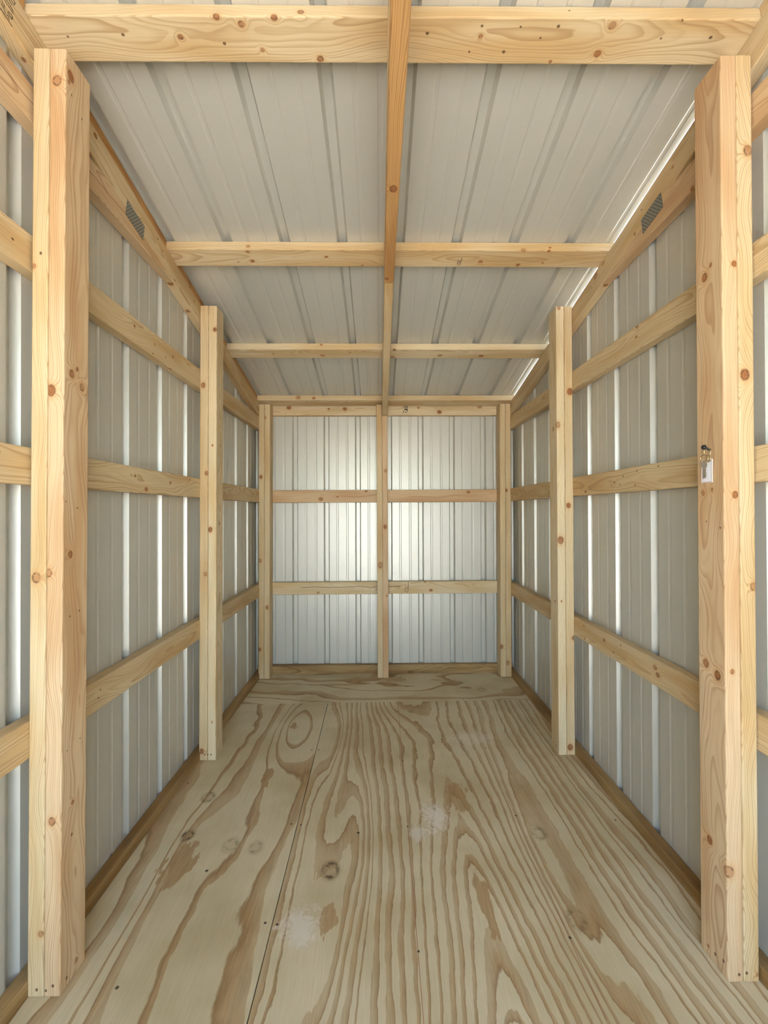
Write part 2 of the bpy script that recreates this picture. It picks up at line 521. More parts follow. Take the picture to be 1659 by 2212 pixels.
# ------------------------------------------------------------------ setting: ground, floor, walls, roof
def flat_poly(name, pts, z0, z1, r=0.0):
    bm = bmesh.new()
    a = [bm.verts.new((x, y, z0)) for x, y in pts]
    b = [bm.verts.new((x, y, z1)) for x, y in pts]
    n = len(pts)
    bm.faces.new(a)
    bm.faces.new(b)
    for i in range(n):
        bm.faces.new((a[i], a[(i + 1) % n], b[(i + 1) % n], b[i]))
    if r:
        bmesh.ops.recalc_face_normals(bm, faces=bm.faces[:])
        ed = [e for e in bm.edges if all(v.co.z > z1 - 1e-6 for v in e.verts)]
        bmesh.ops.bevel(bm, geom=ed, offset=r, segments=1, profile=0.5, affect='EDGES')
    return bm_mesh(name, bm)


mt, g, bs = new_mat('pale_gravel')
tc = g.n('ShaderNodeTexCoord')
nz = g.noise(tc.outputs['Object'], 14.0, 4.0)
g.put(bs.inputs['Base Color'], g.mix(nz, lin((196, 192, 184)), lin((222, 219, 212))))
bs.inputs['Roughness'].default_value = 0.9
GRAVEL = mt
gr = link('ground', flat_poly('ground', [(-20, -20), (20, -20), (20, 20), (-20, 20)], -0.30, -0.20), GRAVEL)
tag(gr, 'pale gravel ground outside the shed', 'ground', kind='structure')


# plywood ---------------------------------------------------------------------------------------
def plywood(name, along, freq, seed, feats=(), scuffs=(), spots=(), lines=(), amp=2.6, bandw=0.42, knots=(), patches=(), crest=None):
    """Rotary-cut veneer: contour bands of a slow height field stretched along the grain."""
    mt, g, bs = new_mat(name)
    tc = g.n('ShaderNodeTexCoord')
    co = tc.outputs['Object']
    X, Y, Z = g.sep(co)[:3]
    a, c = (Y, X) if along == 'y' else (X, Y)       # along grain, across grain
    so = seed * 3.17
    low = g.noise(g.comb(g.m('MULTIPLY', c, 2.3), g.m('ADD', g.m('MULTIPLY', a, 0.62), so), so), 1.0, 1.0)
    mid = g.noise(g.comb(g.m('MULTIPLY', c, 6.0), g.m('ADD', g.m('MULTIPLY', a, 2.6), so), so + 9), 1.0, 2.0)
    fin = g.noise(g.comb(g.m('MULTIPLY', c, 40.0), g.m('ADD', g.m('MULTIPLY', a, 13.0), so), so + 5), 1.0, 3.0, 0.6)
    if crest:                                       # (x0, w, s, y0, sx): nested arches about the line x = x0
        x0_, w_, s_, y0_, sx_ = crest
        dx = g.m('SUBTRACT', c, x0_)
        h = g.m('MULTIPLY', g.m('SQRT', g.m('ADD', g.m('MULTIPLY', dx, dx), w_ * w_)), freq)
        e = g.m('EXPONENT', g.m('MULTIPLY', g.m('MULTIPLY', dx, dx), -1 / (sx_ * sx_)))
        h = g.m('ADD', h, g.m('MULTIPLY', g.m('MULTIPLY', g.m('SUBTRACT', a, y0_), s_), e))
    else:
        h = g.m('MULTIPLY', c, freq)
    h = g.m('ADD', h, g.m('MULTIPLY', g.m('SUBTRACT', low, 0.5), amp * 2))
    h = g.m('ADD', h, g.m('MULTIPLY', g.m('SUBTRACT', mid, 0.5), amp * 0.55))
    h = g.m('ADD', h, g.m('MULTIPLY', g.m('SUBTRACT', fin, 0.5), 0.018 * freq))
    for (fx, fy, sx, sy, k) in feats:
        dx = g.m('DIVIDE', g.m('SUBTRACT', X, fx), sx)
        dy = g.m('DIVIDE', g.m('SUBTRACT', Y, fy), sy)
        e = g.m('EXPONENT', g.m('MULTIPLY', g.m('ADD', g.m('MULTIPLY', dx, dx), g.m('MULTIPLY', dy, dy)), -1.0))
        h = g.m('ADD', h, g.m('MULTIPLY', e, k))
    fr = g.m('FRACT', h)
    vb = g.noise1(g.m('ADD', g.m('FLOOR', h), so), 0.81, 0.0)
    thr = g.step(vb, 0.3, 0.7, 1 - bandw * 1.5, 1 - bandw * 0.45)      # every band has its own width
    edge = g.m('SUBTRACT', fr, thr)
    inb = g.m('MULTIPLY', g.step(edge, -0.015, 0.035), g.step(fr, 0.975, 1.0, 1.0, 0.0))
    tone = g.step(edge, 0.0, 0.35, 0.95, 0.62)                          # darkest along its first edge
    rimb = g.m('MULTIPLY', g.step(edge, -0.02, 0.02), g.step(edge, 0.03, 0.10, 1.0, 0.0))
    fib = g.noise(g.comb(g.m('MULTIPLY', c, 430.0), g.m('MULTIPLY', a, 11.0), so), 1.0, 2.0, 0.65)
    blo = g.noise(co, 3.1, 3.0)
    brown = g.m('MULTIPLY', g.m('MULTIPLY', inb, tone), g.step(blo, 0.25, 0.6, 0.7, 1.0))
    pale = g.mix(g.step(blo, 0.38, 0.68), lin((208, 192, 156)), lin((190, 171, 131)))
    dark = g.mix(g.step(fib, 0.3, 0.7), lin((160, 126, 83)), lin((176, 143, 98)))
    col = g.mix(brown, pale, dark)
    col = g.mix(g.m('MULTIPLY', rimb, 0.42), col, lin((130, 94, 54)))
    nk = g.noise(co, 46.0, 3.0, 0.65) if (knots or patches) else None
    for (kx, ky, rx, ry, ks) in patches:
        dx = g.m('DIVIDE', g.m('SUBTRACT', X, kx), rx)
        dy = g.m('DIVIDE', g.m('SUBTRACT', Y, ky), ry)
        q = g.m('SQRT', g.m('ADD', g.m('MULTIPLY', dx, dx), g.m('MULTIPLY', dy, dy)))
        q = g.m('ADD', q, g.m('MULTIPLY', g.m('SUBTRACT', g.noise(g.comb(g.m('MULTIPLY', c, 45.0), g.m('MULTIPLY', a, 16.0), so), 1.0, 3.0), 0.5), 2.0))
        col = g.mix(g.step(q, 0.70, 0.80, ks, 0.0), col, dark)
    f2 = g.m('ADD', g.m('MULTIPLY', fib, 0.34), 0.83)
    col = g.mix(1.0, col, g.comb(f2, f2, f2), 'MULTIPLY')
    n2 = g.noise(g.v('MULTIPLY', co, (34, 26, 1)), 1.0, 4.0, 0.7, 1.2) if scuffs else None
    br = g.noise(g.v('MULTIPLY', co, (6, 6, 0)), 1.0, 1.0) if lines else None
    for (kx, ky, kr, ks) in knots:
        dx = g.m('DIVIDE', g.m('SUBTRACT', X, kx), kr)
        dy = g.m('DIVIDE', g.m('SUBTRACT', Y, ky), kr * 1.25)
        q = g.m('SQRT', g.m('ADD', g.m('MULTIPLY', dx, dx), g.m('MULTIPLY', dy, dy)))
        q = g.m('ADD', q, g.m('MULTIPLY', g.m('SUBTRACT', nk, 0.5), 0.8))
        rg = g.m('MULTIPLY', g.step(q, 0.4, 0.85), g.step(q, 0.85, 1.35, 1.0, 0.0))
        rg = g.m('MULTIPLY', rg, g.step(nk, 0.42, 0.62, 0.15, 1.0))
        col = g.mix(g.step(q, 0.5, 1.7, ks * 0.55, 0.0), col, lin((152, 118, 74)))
        col = g.mix(g.m('MULTIPLY', rg, ks), col, lin((78, 58, 36)))
    for (sx, sy, rx, ry, ks) in scuffs:
        dx = g.m('DIVIDE', g.m('SUBTRACT', X, sx), rx)
        dy = g.m('DIVIDE', g.m('SUBTRACT', Y, sy), ry)
        q = g.m('SQRT', g.m('ADD', g.m('MULTIPLY', dx, dx), g.m('MULTIPLY', dy, dy)))
        mk = g.m('MULTIPLY', g.step(g.m('ADD', q, g.m('MULTIPLY', g.m('SUBTRACT', n2, 0.5), 2.2)), 0.25, 0.8, 1.0, 0.0),
                 g.step(q, 0.7, 1.2, 1.0, 0.0))
        col = g.mix(g.m('MULTIPLY', mk, ks), col, lin((226, 214, 196)))
    for (x0, y0, x1, y1, wl, colr, ks) in lines:
        dd = Vector((x1 - x0, y1 - y0))
        nl = Vector((-dd.y, dd.x)).normalized()
        q = g.m('ABSOLUTE', g.m('SUBTRACT', g.v('DOT_PRODUCT', co, (nl.x, nl.y, 0)), nl.x * x0 + nl.y * y0))
        mk = g.m('MULTIPLY', g.step(q, wl * 0.5, wl, 1.0, 0.0), g.step(br, 0.3, 0.55, 0.35, 1.0))
        col = g.mix(g.m('MULTIPLY', mk, ks), col, lin(colr))
    for (px, py, pr) in spots:
        q = g.v('DISTANCE', g.v('MULTIPLY', co, (1, 1, 0)), (px, py, 0))
        col = g.mix(g.step(q, pr * 0.7, pr, 0.9, 0.0), col, lin((58, 42, 28)))
    g.put(bs.inputs['Base Color'], col)
    bs.inputs['Roughness'].default_value = 0.6
    bs.inputs['Specular IOR Level'].default_value = 0.25
    return mt


def sx(y): return -0.3445 - 0.0075 * (y - 1.0)       # seam between the left strip and the wide sheet


def bsy(x): return 2.630 + 0.017 * (x - 0.0)         # seam in front of the back strip


floor = empty('floor', (0, 1.5, 0))
tag(floor, 'plywood floor of three sheets with brown wavy grain', 'floor', kind='structure')
FL = link('plywood_sheet', flat_poly('ply_a', [(-W, YF), (sx(YF) - 0.0012, YF), (sx(2.62) - 0.0012, bsy(-.35) - 0.0012), (-W, bsy(-W) - 0.0012)], -0.016, 0.0, 0.001),
          plywood('plywood_left', 'y', 8.5, 4, amp=1.7, bandw=0.34,
                  feats=[(-0.50, 2.33, 0.10, 0.33, 2.4), (-0.70, 1.45, 0.07, 0.35, 1.1)],
                  patches=[(-0.70, 1.43, 0.055, 0.12, 0.85), (-0.535, 1.90, 0.030, 0.09, 0.9), (-0.505, 2.34, 0.026, 0.05, 0.8)],
                  knots=[(-0.737, 1.757, 0.024, 0.7), (-0.728, 1.55, 0.020, 0.95), (-0.56, 1.50, 0.026, 0.4), (-0.47, 1.49, 0.022, 0.45)],
                  spots=[(-0.366, 1.215, .0045), (-0.371, 1.60, .0045), (-0.374, 2.1, .0045), (-0.373, 2.55, .0045), (-0.60, 1.395, 0.006), (-0.85, 1.15, .004), (-0.86, 1.85, .004), (-.68, 1.055, .005)]),
          floor, Matrix.Identity(4))
FM = link('plywood_sheet', flat_poly('ply_b', [(sx(YF) + 0.0012, YF), (W, YF), (W, bsy(W) - 0.0012), (sx(2.62) + 0.0012, bsy(-.35) - 0.0012)], -0.016, 0.0, 0.001),
          plywood('plywood_wide', 'y', 24.0, 7, amp=2.1, bandw=0.40, crest=(0.25, 0.035, 3.6, 1.9, 0.17),
                  feats=[(-0.13, 1.56, 0.060, 0.36, 2.6), (-0.19, 1.17, 0.06, 0.25, 2.0), (0.10, 2.75, 0.20, 0.40, -4.5),
                         (0.50, 1.38, 0.05, 0.55, 2.2), (-0.27, 2.2, 0.06, 0.35, 2.0)],
                  patches=[(0.262, 1.27, 0.026, 0.13, 0.85), (-0.19, 1.225, 0.024, 0.07, 0.8), (0.27, 1.74, 0.05, 0.13, 0.7)],
                  knots=[(-0.204, 1.39, 0.027, 0.9), (0.523, 1.539, 0.025, 0.4), (0.506, 1.213, 0.026, 0.45), (0.135, 2.5, 0.012, 0.7)],
                  scuffs=[(0.165, 1.63, 0.075, 0.13, 0.75), (0.09, 1.55, 0.05, 0.06, 0.55), (-0.27, 1.205, 0.085, 0.10, 0.6), (0.42, 2.2, 0.16, 0.10, 0.4)],
                  lines=[(0.0512, 0.97, 0.0655, 2.616, 0.0012, (150, 84, 58), 0.85), (0.461, 0.964, 0.473, 2.61, 0.0012, (140, 80, 58), 0.8)],
                  spots=[(-0.332, 1.210, .0045), (-0.335, 1.595, .0045), (-0.340, 2.1, .0045), (0.054, 1.13, .004), (0.056, 1.58, .004), (0.06, 2.0, .004), (0.064, 2.5, .004),
                         (0.464, 1.16, .0045), (0.468, 1.63, .0045), (0.47, 2.1, .0045), (-0.123, 1.552, 0.006), (0.83, 1.6, .004), (0.85, 2.2, .004)]),
          floor, Matrix.Identity(4))
FB = link('plywood_sheet', flat_poly('ply_c', [(-W, bsy(-W) + 0.0012), (W, bsy(W) + 0.0012), (W, YB - P), (-W, YB - P)], -0.016, 0.0, 0.001),
          plywood('plywood_back', 'x', 7.0, 11, amp=3.0, bandw=0.30,
                  patches=[(-0.35, 2.90, 0.22, 0.018, 0.7), (0.06, 2.98, 0.12, 0.05, 0.6)],
                  spots=[(-0.36, 2.65, .004), (0.10, 2.65, .004), (-0.52, 2.66, 0.004), (0.47, 2.66, 0.004)],
                  knots=[(0.62, 2.80, 0.026, 0.4)]),
          floor, Matrix.Identity(4))
for o in (FL, FM, FB):
    o.matrix_local = Matrix.Translation((0, -1.5, 0))
bm = bmesh.new()
bmesh.ops.create_cube(bm, size=1.0)
for v in bm.verts:
    v.co = Vector((v.co.x * 2 * W, (YF + YB - P) / 2 + v.co.y * (YB - P - YF), -0.06 + v.co.z * 0.085))
sub = link('subfloor', bm_mesh('subfloor', bm), plain('dark_joists', (92, 72, 46), 0.8), floor)
sub.matrix_local = Matrix.Translation((0, -1.5, 0))


def wall(name, label):
    w = empty(name, (0, 0, 0))
    return tag(w, label, 'wall', kind='structure')


# side walls: local x = y(world), local y = outward, local z = up
wl = wall('wall_left', 'ribbed grey metal wall on the left')
wr = wall('wall_right', 'ribbed grey metal wall on the right')
PH = 1.497
cuts = [YF, PH - PITCH_RIB, PH + 3 * PITCH_RIB, YB]
for root, sgn in ((wl, -1), (wr, 1)):
    mw = Matrix(((0, sgn, 0, sgn * XS), (1, 0, 0, 0), (0, 0, 1, 0), (0, 0, 0, 1)))
    for i in range(3):
        a = cuts[i] - (0.032 if i else 0)
        b = cuts[i + 1] + (0.032 if i < 2 else 0)
        pr = profile(a, b, PH)
        if i == 1: pr = [(u, dd + 0.0009) for u, dd in pr]
        me = sheet_mesh('side_sheet', pr, -0.12, lambda u: chord_top(u) + (0.030 if sgn > 0 else -0.004))
        link('metal_sheet', me, METAL, root, mw)
wb = wall('wall_back', 'ribbed grey metal back wall catching the daylight')
mw = Matrix(((1, 0, 0, 0), (0, 1, 0, YB), (0, 0, 1, 0), (0, 0, 0, 1)))
XC = 0.0327
for a, b, e in ((-XS, XC + 0.032, 0.0), (XC - 0.032, XS, 0.0009)):
    me = sheet_mesh('back_sheet', [(u, dd + e) for u, dd in profile(a, b, XC)], -0.12, chord_top(YB) + 0.01)
    link('metal_sheet', me, METAL, wb, mw)
# front wall round the doorway (behind the camera)
DX0, DX1, DZ = -0.76, 0.66, 2.04
wf = wall('wall_front', 'ribbed metal front wall around the open doorway')
mw = Matrix(((1, 0, 0, 0), (0, -1, 0, YF), (0, 0, 1, 0), (0, 0, 0, 1)))
for a, b, z0, z1 in ((-XS, DX0, -0.12, DZ), (DX1, XS, -0.12, DZ), (-XS, XS, DZ, chord_top(YF) + 0.03)):
    link('metal_sheet', sheet_mesh('front_sheet', profile(a, b, XC), z0, z1), METAL, wf, mw)

# roof: local x = x, local y = outward normal, local z = up the slope
ceil = empty('ceiling', (0, 0, 0))
tag(ceil, 'underside of the sloping ribbed metal roof', 'ceiling', kind='structure')
ex = Vector((1, 0, 0))
ez = Vector((0, -1, SL)).normalized()         # local z climbs towards the front
ey = ez.cross(ex)
org = Vector((0, 0, CT0)) + ey * (P + 0.0004)
mw = Matrix((ex, ey, ez)).transposed().to_4x4()
mw.translation = org
XR = 0.041
for a, b, e in ((-XS - 0.035, XR + 0.030, 0.0), (XR - 0.030, W + 0.027, 0.0009)):
    me = sheet_mesh('roof_sheet', [(u, dd + e) for u, dd in profile(a, b, XR)], -(YB + 0.05) / COS, (0.06 - YF) / COS)
    link('metal_sheet', me, METAL, ceil, mw)

# ------------------------------------------------------------------ base boards (treated)
o = board('baseboard_left', (-W - P / 2, YF, -0.0075), (-W - P / 2, YB - P, -0.0075), (0, 0, 1), tone='treated', rings=260, pith=(0.0, 0.05))
tag(o, 'brown treated base board along the foot of the left wall', 'baseboard', kind='structure')
o = board('baseboard_right', (W + P / 2, YF, -0.0075), (W + P / 2, YB - P, -0.0075), (0, 0, 1), tone='treated', rings=260, pith=(0.01, -0.05))
tag(o, 'brown treated base board along the foot of the right wall', 'baseboard', kind='structure')
o = board('baseboard_back', (-XS, YB - P / 2, 0.016), (XS, YB - P / 2, 0.016), (0, 0, 1), tone='treated', rings=200)
tag(o, 'rough brown base board along the foot of the back wall', 'baseboard', kind='structure')


# ------------------------------------------------------------------ posts: two plies each
def post(side, y, top, x_foot, x_top, label, keys, tones, group='posts along the side walls'):
    sgn = -1 if side == 'L' else 1
    root = empty('post', (x_foot - sgn * P, y + D / 2, 0))
    tag(root, label, 'post', group)
    for i, (ky, tn) in enumerate(zip(keys, tones)):       # i = 0 outer ply, 1 inner ply
        xo = sgn * (P / 2 + 0.0002 + i * (P + 0.0011))
        a = (x_foot - xo, y + D / 2, 0.0008)
        b = (x_top - xo, y + D / 2, top - 0.0008 * i)
        board('stud', a, b, (0, 1, 0), tone=tn, parent=root, key=ky)
    return root


post('L', 1.0376, 2.2585, -0.8815, -0.8705, 'near left post with a big knot at its top', ('p1L_o', 'p1L_i'), ('spruce', 'pink'))
post('R', 1.0445, 2.2655, 0.8760, 0.8755, 'near right post where the keys hang', ('p1R_o', 'p1R_i'), ('spruce', 'pink'))
post('L', 2.0213, 2.1175, -0.8850, -0.8775, 'middle left post of two pine studs, halfway down the left wall', ('p2L_o', 'p2L_i'), ('spruce', 'pale'))
post('R', 2.0345, 2.126, 0.8792, 0.8765, 'middle right post of two pine studs, halfway down the right wall', ('p2R_o', 'p2R_i'), ('spruce', 'pale'))
post('L', 3.0145, 1.911, -0.8860, -0.8790, 'left corner post standing against the back wall', ('p3L_o', 'p3L_i'), ('spruce', 'spruce'))
post('R', 3.0145, 1.915, 0.8815, 0.8835, 'right corner post standing against the back wall', ('p3R_o', 'p3R_i'), ('spruce', 'spruce'))
root = empty('post', (-0.02, 3.0145 + D / 2, 0))
tag(root, 'slim centre post in the middle of the back wall', 'post', 'posts along the back wall')
board('stud', (-0.0375, 3.0145 + D / 2, 0.0008), (-0.0410, 3.0145 + D / 2, 1.909), (0, 1, 0), tone='spruce', parent=root, key='pc_l')
board('stud', (0.0008, 3.0145 + D / 2, 0.0008), (-0.0025, 3.0145 + D / 2, 1.829), (0, 1, 0), tone='pink', parent=root, key='pc_r')


# ------------------------------------------------------------------ girts
def girt(sgn, z0, z1, label, key, tone='spruce', y1=YB - P - 0.002, **kw):
    x = sgn * (W + P / 2 - 0.0004)
    a = Vector((x, YF + 0.002, z0 - (0.95 - YF) * (z1 - z0) / 2.15))
    b = Vector((x, y1, z0 + (y1 - 0.95) * (z1 - z0) / 2.15))
    o = board('girt', a, b, (0, 0, 1), tone=tone, key=key, **kw)
    return tag(o, label, 'girt', 'girts on the side walls')


h = D / 2
girt(-1, 1.8136 - h, 1.8278 - h, 'top girt on the left wall, just under the truss', 'gLT')
girt(-1, 1.2563, 1.2737, 'middle girt on the left wall at eye height', 'gLM')
girt(-1, 0.5597 + h, 0.5664 + h, 'lowest girt on the left wall', 'gLL')
girt(1, 1.8050 - h, 1.8310 - h, 'top girt on the right wall, just under the truss', 'gRT')
girt(1, 1.2588, 1.2763, 'middle girt on the right wall, level with the keys', 'gRM')
girt(1, 0.5577 + h, 0.5715 + h, 'lowest girt on the right wall', 'gRL')
for z0, z1, lb, ky, tn, kw in ((1.8965, 1.8985, 'top plate across the back wall under the last purlin', 'bT', 'pale', {}),
                               (1.2705, 1.2735, 'middle girt across the back wall with tan grain islands', 'bM', 'pink', dict(pith=(0.0, 0.02), rings=120)),
                               (0.6095, 0.6150, 'lowest girt across the back wall with a long split', 'bL', 'pale', dict(crack=(-0.62, 0.12, 0.008, 0.0022)))):
    o = board('girt', (-XS + 0.001, YB - P / 2, z0), (XS - 0.001, YB - P / 2, z1), (0, 0, 1), tone=tn, key=ky, **kw)
    tag(o, lb, 'girt', 'girts on the back wall')

# ------------------------------------------------------------------ trusses
TIE0, TIE1 = 2.0890, 2.0890 + D
YE = 3.100
SEAT = 1.8325


def truss(x, label, tag_key, tones, plate_side, **tie_kw):
    root = empty('truss', (x, 1.5, TIE0))
    tag(root, label, 'truss', 'trusses carrying the roof')
    y_seat = (CT0 - D / COS - SEAT) / SL
    poly_board('top_chord', [(YF + 0.004, chord_top(YF + 0.004)), (YE, chord_top(YE)), (YE, SEAT), (y_seat, SEAT), (YF + 0.004, chord_bot(YF + 0.004))],
               x, tones[0], root, tag_key + '_t', slope=-SL)
    g_ = 0.0006
    yj = (CT0 - D / COS - TIE0) / SL - 0.004           # lower corner of the tie
    yk = (CT0 - D / COS - TIE1) / SL                   # where its top meets the chord
    if tie_kw.get('crack'):                            # given in shed depth, turned into the beam's own axis
        yc = (2 * (YF + 0.004) + yk + yj) / 4
        c0, c1, cz_, cw_ = tie_kw['crack']
        tie_kw['crack'] = (c0 - yc, c1 - yc, cz_, cw_)
    poly_board('tie_beam', [(YF + 0.004, TIE1), (yk, TIE1 - g_), (yj - 0.0, TIE0 + 0.0005), (YF + 0.004, TIE0)],
               x, tones[1], root, tag_key + '_b', **tie_kw)
    for s in plate_side:
        me = plate_mesh()
        c = Vector((x + s * (P / 2 + 0.0009), 1.4865 if x < 0 else 1.4390, 2.1510))
        mwp = frame(c, (0, 1, -0.185), (0, 0, 1))
        pl = link('gusset_plate', me, GALV, root, mwp)
        tag(pl, 'grey toothed nail plate')
    return root


_pm = []


def plate_mesh():
    if _pm: return _pm[0]
    bm = bmesh.new()
    L, H, t = 0.108, 0.056, 0.0011
    bmesh.ops.create_cube(bm, size=1.0)
    for v in bm.verts: v.co = Vector((v.co.x * L, v.co.y * H, v.co.z * t))
    _pm.append(bm_mesh('gusset_plate', bm))
    return _pm[0]


truss(-W - P / 2, 'truss over the left wall with a toothed steel plate', 'tL', ('spruce', 'pink'), (1,), crack=(0.90, 1.50, 0.0015, 0.0013))
truss(W + P / 2, 'truss over the right wall, beside the bright roof gap', 'tR', ('spruce', 'pink'), (-1,))
truss(-0.0010, 'centre truss with an orange tie beam under the roof middle', 'tC', ('spruce', 'orange'), ())

# ------------------------------------------------------------------ purlins and blocking
nrm = Vector((0, SL, 1)).normalized()
dwn = Vector((0, 1, -SL)).normalized()
PUR = []
for yb0, lb, ky, tn in ((1.0270, 'nearest purlin, the wide beam across the top of the view', 'pu1', 'spruce'),
                        (1.7125, 'second purlin from the door, crossing the roof middle', 'pu2', 'spruce'),
                        (2.3885, 'third purlin from the door, nearer the back wall', 'pu3', 'pale'),
                        (2.9915, 'last purlin, resting just above the back wall plate', 'pu4', 'spruce')):
    wd_ = 0.0925 if ky == 'pu1' else D
    sk = dwn * (0.003 if ky == 'pu1' else 0.0)         # the nearest one lies a touch out of square
    c = Vector((0, yb0, chord_top(yb0))) + dwn * (wd_ / 2) + nrm * (P / 2 + 0.0003)
    o = board('purlin', c + Vector((-XS, 0, 0)) + sk, c + Vector((XS, 0, 0)) - sk, dwn, w=wd_, tone=tn, key=ky)
    tag(o, lb, 'purlin', 'purlins under the roof sheets')
    PUR.append((yb0 - 0.003, yb0 + wd_ * COS + 0.003))
ranges = [(YF + 0.01, PUR[0][0])] + [(PUR[i][1], PUR[i + 1][0]) for i in range(3)]
for (a, b), lb in zip(ranges, ('blocking on the left truss, in front of the nearest purlin',
                               'blocking on the left truss between the first and second purlins',
                               'blocking on the left truss between the second and third purlins',
                               'blocking on the left truss between the third and last purlins')):
    f = lambda y: Vector((-W - 0.0215, y, chord_top(y))) + nrm * (P / 2)
    o = board('blocking', f(a) + dwn * 0.010, f(b) - dwn * 0.001, nrm, w=P - 0.0006, t=0.034, tone='orange')
    tag(o, lb, 'blocking', 'blocking above the left truss')
f = lambda y: Vector((W + 0.0215, y, chord_top(y))) + nrm * (P / 2)
o = board('blocking', f(YF + 0.01) + dwn * 0.010, f(PUR[0][0]) - dwn * 0.001, nrm, w=P - 0.0006, t=0.034, tone='spruce')  # added piece: keeps the bright sky slit from showing ahead of the nearest purlin
tag(o, 'added blocking on the right truss, shutting out sky in front of the nearest purlin', 'blocking')


# ------------------------------------------------------------------ ink stamps on the lumber
def stamp(strokes, to_world, nrm_, width, mat, host, label):
    """Flat ink strokes lying on a board face."""
    bm = bmesh.new()
    nrm_ = Vector(nrm_)
    for st in strokes:
        q = [to_world(*a) for a in st]
        for a, b in zip(q, q[1:]):
            d = (b - a)
            if d.length < 1e-6: continue
            sd = d.normalized().cross(nrm_) * (width / 2)
            e = d.normalized() * (width * 0.3)
            vs = [bm.verts.new(c + nrm_ * 0.0003) for c in (a - sd - e, a + sd - e, b + sd + e, b - sd + e)]
            vt = [bm.verts.new(c.co - nrm_ * 0.00025) for c in vs]
            bm.faces.new(vs)
            for i in range(4): bm.faces.new((vs[i], vs[(i + 1) % 4], vt[(i + 1) % 4], vt[i]))
    me = bm_mesh('grade_stamp', bm)
    o = bpy.data.objects.new('grade_stamp', me)
    COL.link(o)
    me.materials.append(mat)
    bpy.context.view_layer.update()
    o.parent = host
    o.matrix_parent_inverse = host.matrix_world.inverted()
    tag(o, label)
    return o


STAMP_CHORD = [[(0.9612, 2.2609), (0.9741, 2.2587), (0.9874, 2.2545)], [(0.9684, 2.292), (0.9754, 2.289)], [(0.9727, 2.2972), (0.9811, 2.2973), (0.9914, 2.2934)], [(0.9838, 2.289), (0.9907, 2.2872)], [(0.9802, 2.3061), (0.9846, 2.3057), (0.9873, 2.3036)], [(0.9851, 2.312), (0.9941, 2.3105)], [(0.9918, 2.3201), (0.9959, 2.3188), (0.995, 2.3139)], [(0.9785, 2.2782), (0.982, 2.2785)], [(0.9763, 2.2729), (0.9878, 2.2707)], [(0.9847, 2.2809), (0.9892, 2.278), (0.9883, 2.272)], [(0.9741, 2.2655), (0.9785, 2.2668), (0.9807, 2.2617)], [(0.9624, 2.2826), (0.9646, 2.2791)], [(0.9671, 2.2799), (0.968, 2.2749)], [(0.9574, 2.2601), (0.9612, 2.2609)], [(0.9685, 2.2657), (0.9715, 2.2654)], [(0.9784, 2.2903), (0.9815, 2.2894)], [(0.9603, 2.2733), (0.9637, 2.2714), (0.9672, 2.2709), (0.9698, 2.2694)]]
STAMP_LOW = [[(0.1427, 0.6396), (0.1426, 0.6275)], [(0.1432, 0.6107), (0.1431, 0.6011)], [(0.165, 0.6575), (0.1648, 0.6022)], [(0.1648, 0.6022), (0.1629, 0.5889)], [(0.1546, 0.6227), (0.1546, 0.6154)], [(0.1546, 0.607), (0.1546, 0.601)], [(0.1377, 0.5927), (0.1413, 0.5855)], [(0.1497, 0.5878), (0.1593, 0.5793)]]
STAMP_TOP = [[(0.1377, 1.9195), (0.1401, 1.9159)], [(0.1509, 1.9171), (0.1515, 1.9074)], [(0.1606, 1.9195), (0.1612, 1.9062)], [(0.1472, 1.8989), (0.1629, 1.8989)], [(0.1472, 1.8941), (0.1629, 1.8929)], [(0.14, 1.8965), (0.14, 1.8893)], [(0.1617, 1.8929), (0.1617, 1.8808)], [(0.1472, 1.8772), (0.1556, 1.8748)], [(0.1351, 1.882), (0.1351, 1.8724)], [(0.1376, 1.9086), (0.1412, 1.908)]]
STAMP_PUR = [[(0.2835, 1.7603), (0.284, 1.7837)], [(0.2962, 1.7505), (0.2976, 1.7649)], [(0.2926, 1.7649), (0.2948, 1.7719)], [(0.2954, 1.7654), (0.292, 1.7719)], [(0.2902, 1.7719), (0.2908, 1.7801)], [(0.2975, 1.7765), (0.2978, 1.7854)], [(0.2867, 1.7908), (0.2927, 1.7854)]]
byk = {}
for o in bpy.data.objects:
    if o.name in o_key: byk.setdefault(o_key[o.name], o)
stamp(STAMP_CHORD, lambda y, z: Vector((-W, y, z)), (1, 0, 0), 0.0020, INK, byk['tL_t'], 'black ink grade stamp')
stamp(STAMP_LOW, lambda x, z: Vector((x, YB - P, z)), (0, -1, 0), 0.0045, INKP, byk['bL'], 'faded ink grade stamp')
stamp(STAMP_TOP, lambda x, z: Vector((x, YB - P, z)), (0, -1, 0), 0.0050, INK, byk['bT'], 'dark ink grade stamp')
stamp(STAMP_PUR, lambda x, y: Vector((x, y, chord_top(y))), -nrm, 0.0022, INK, byk['pu2'], 'small ink grade stamp')

# ------------------------------------------------------------------ hook and bunch of keys on the near right post
BLACK = plain('black_plastic', (16, 14, 14), 0.45)
STEEL = plain('nickel_key', (208, 200, 186), 0.40, 0.8)
GOLD = plain('brass_ring', (206, 186, 140), 0.22, 1.0)
PAPER = plain('white_card', (236, 232, 232), 0.55)
XF = 0.7990                                # inner face of the post at key height


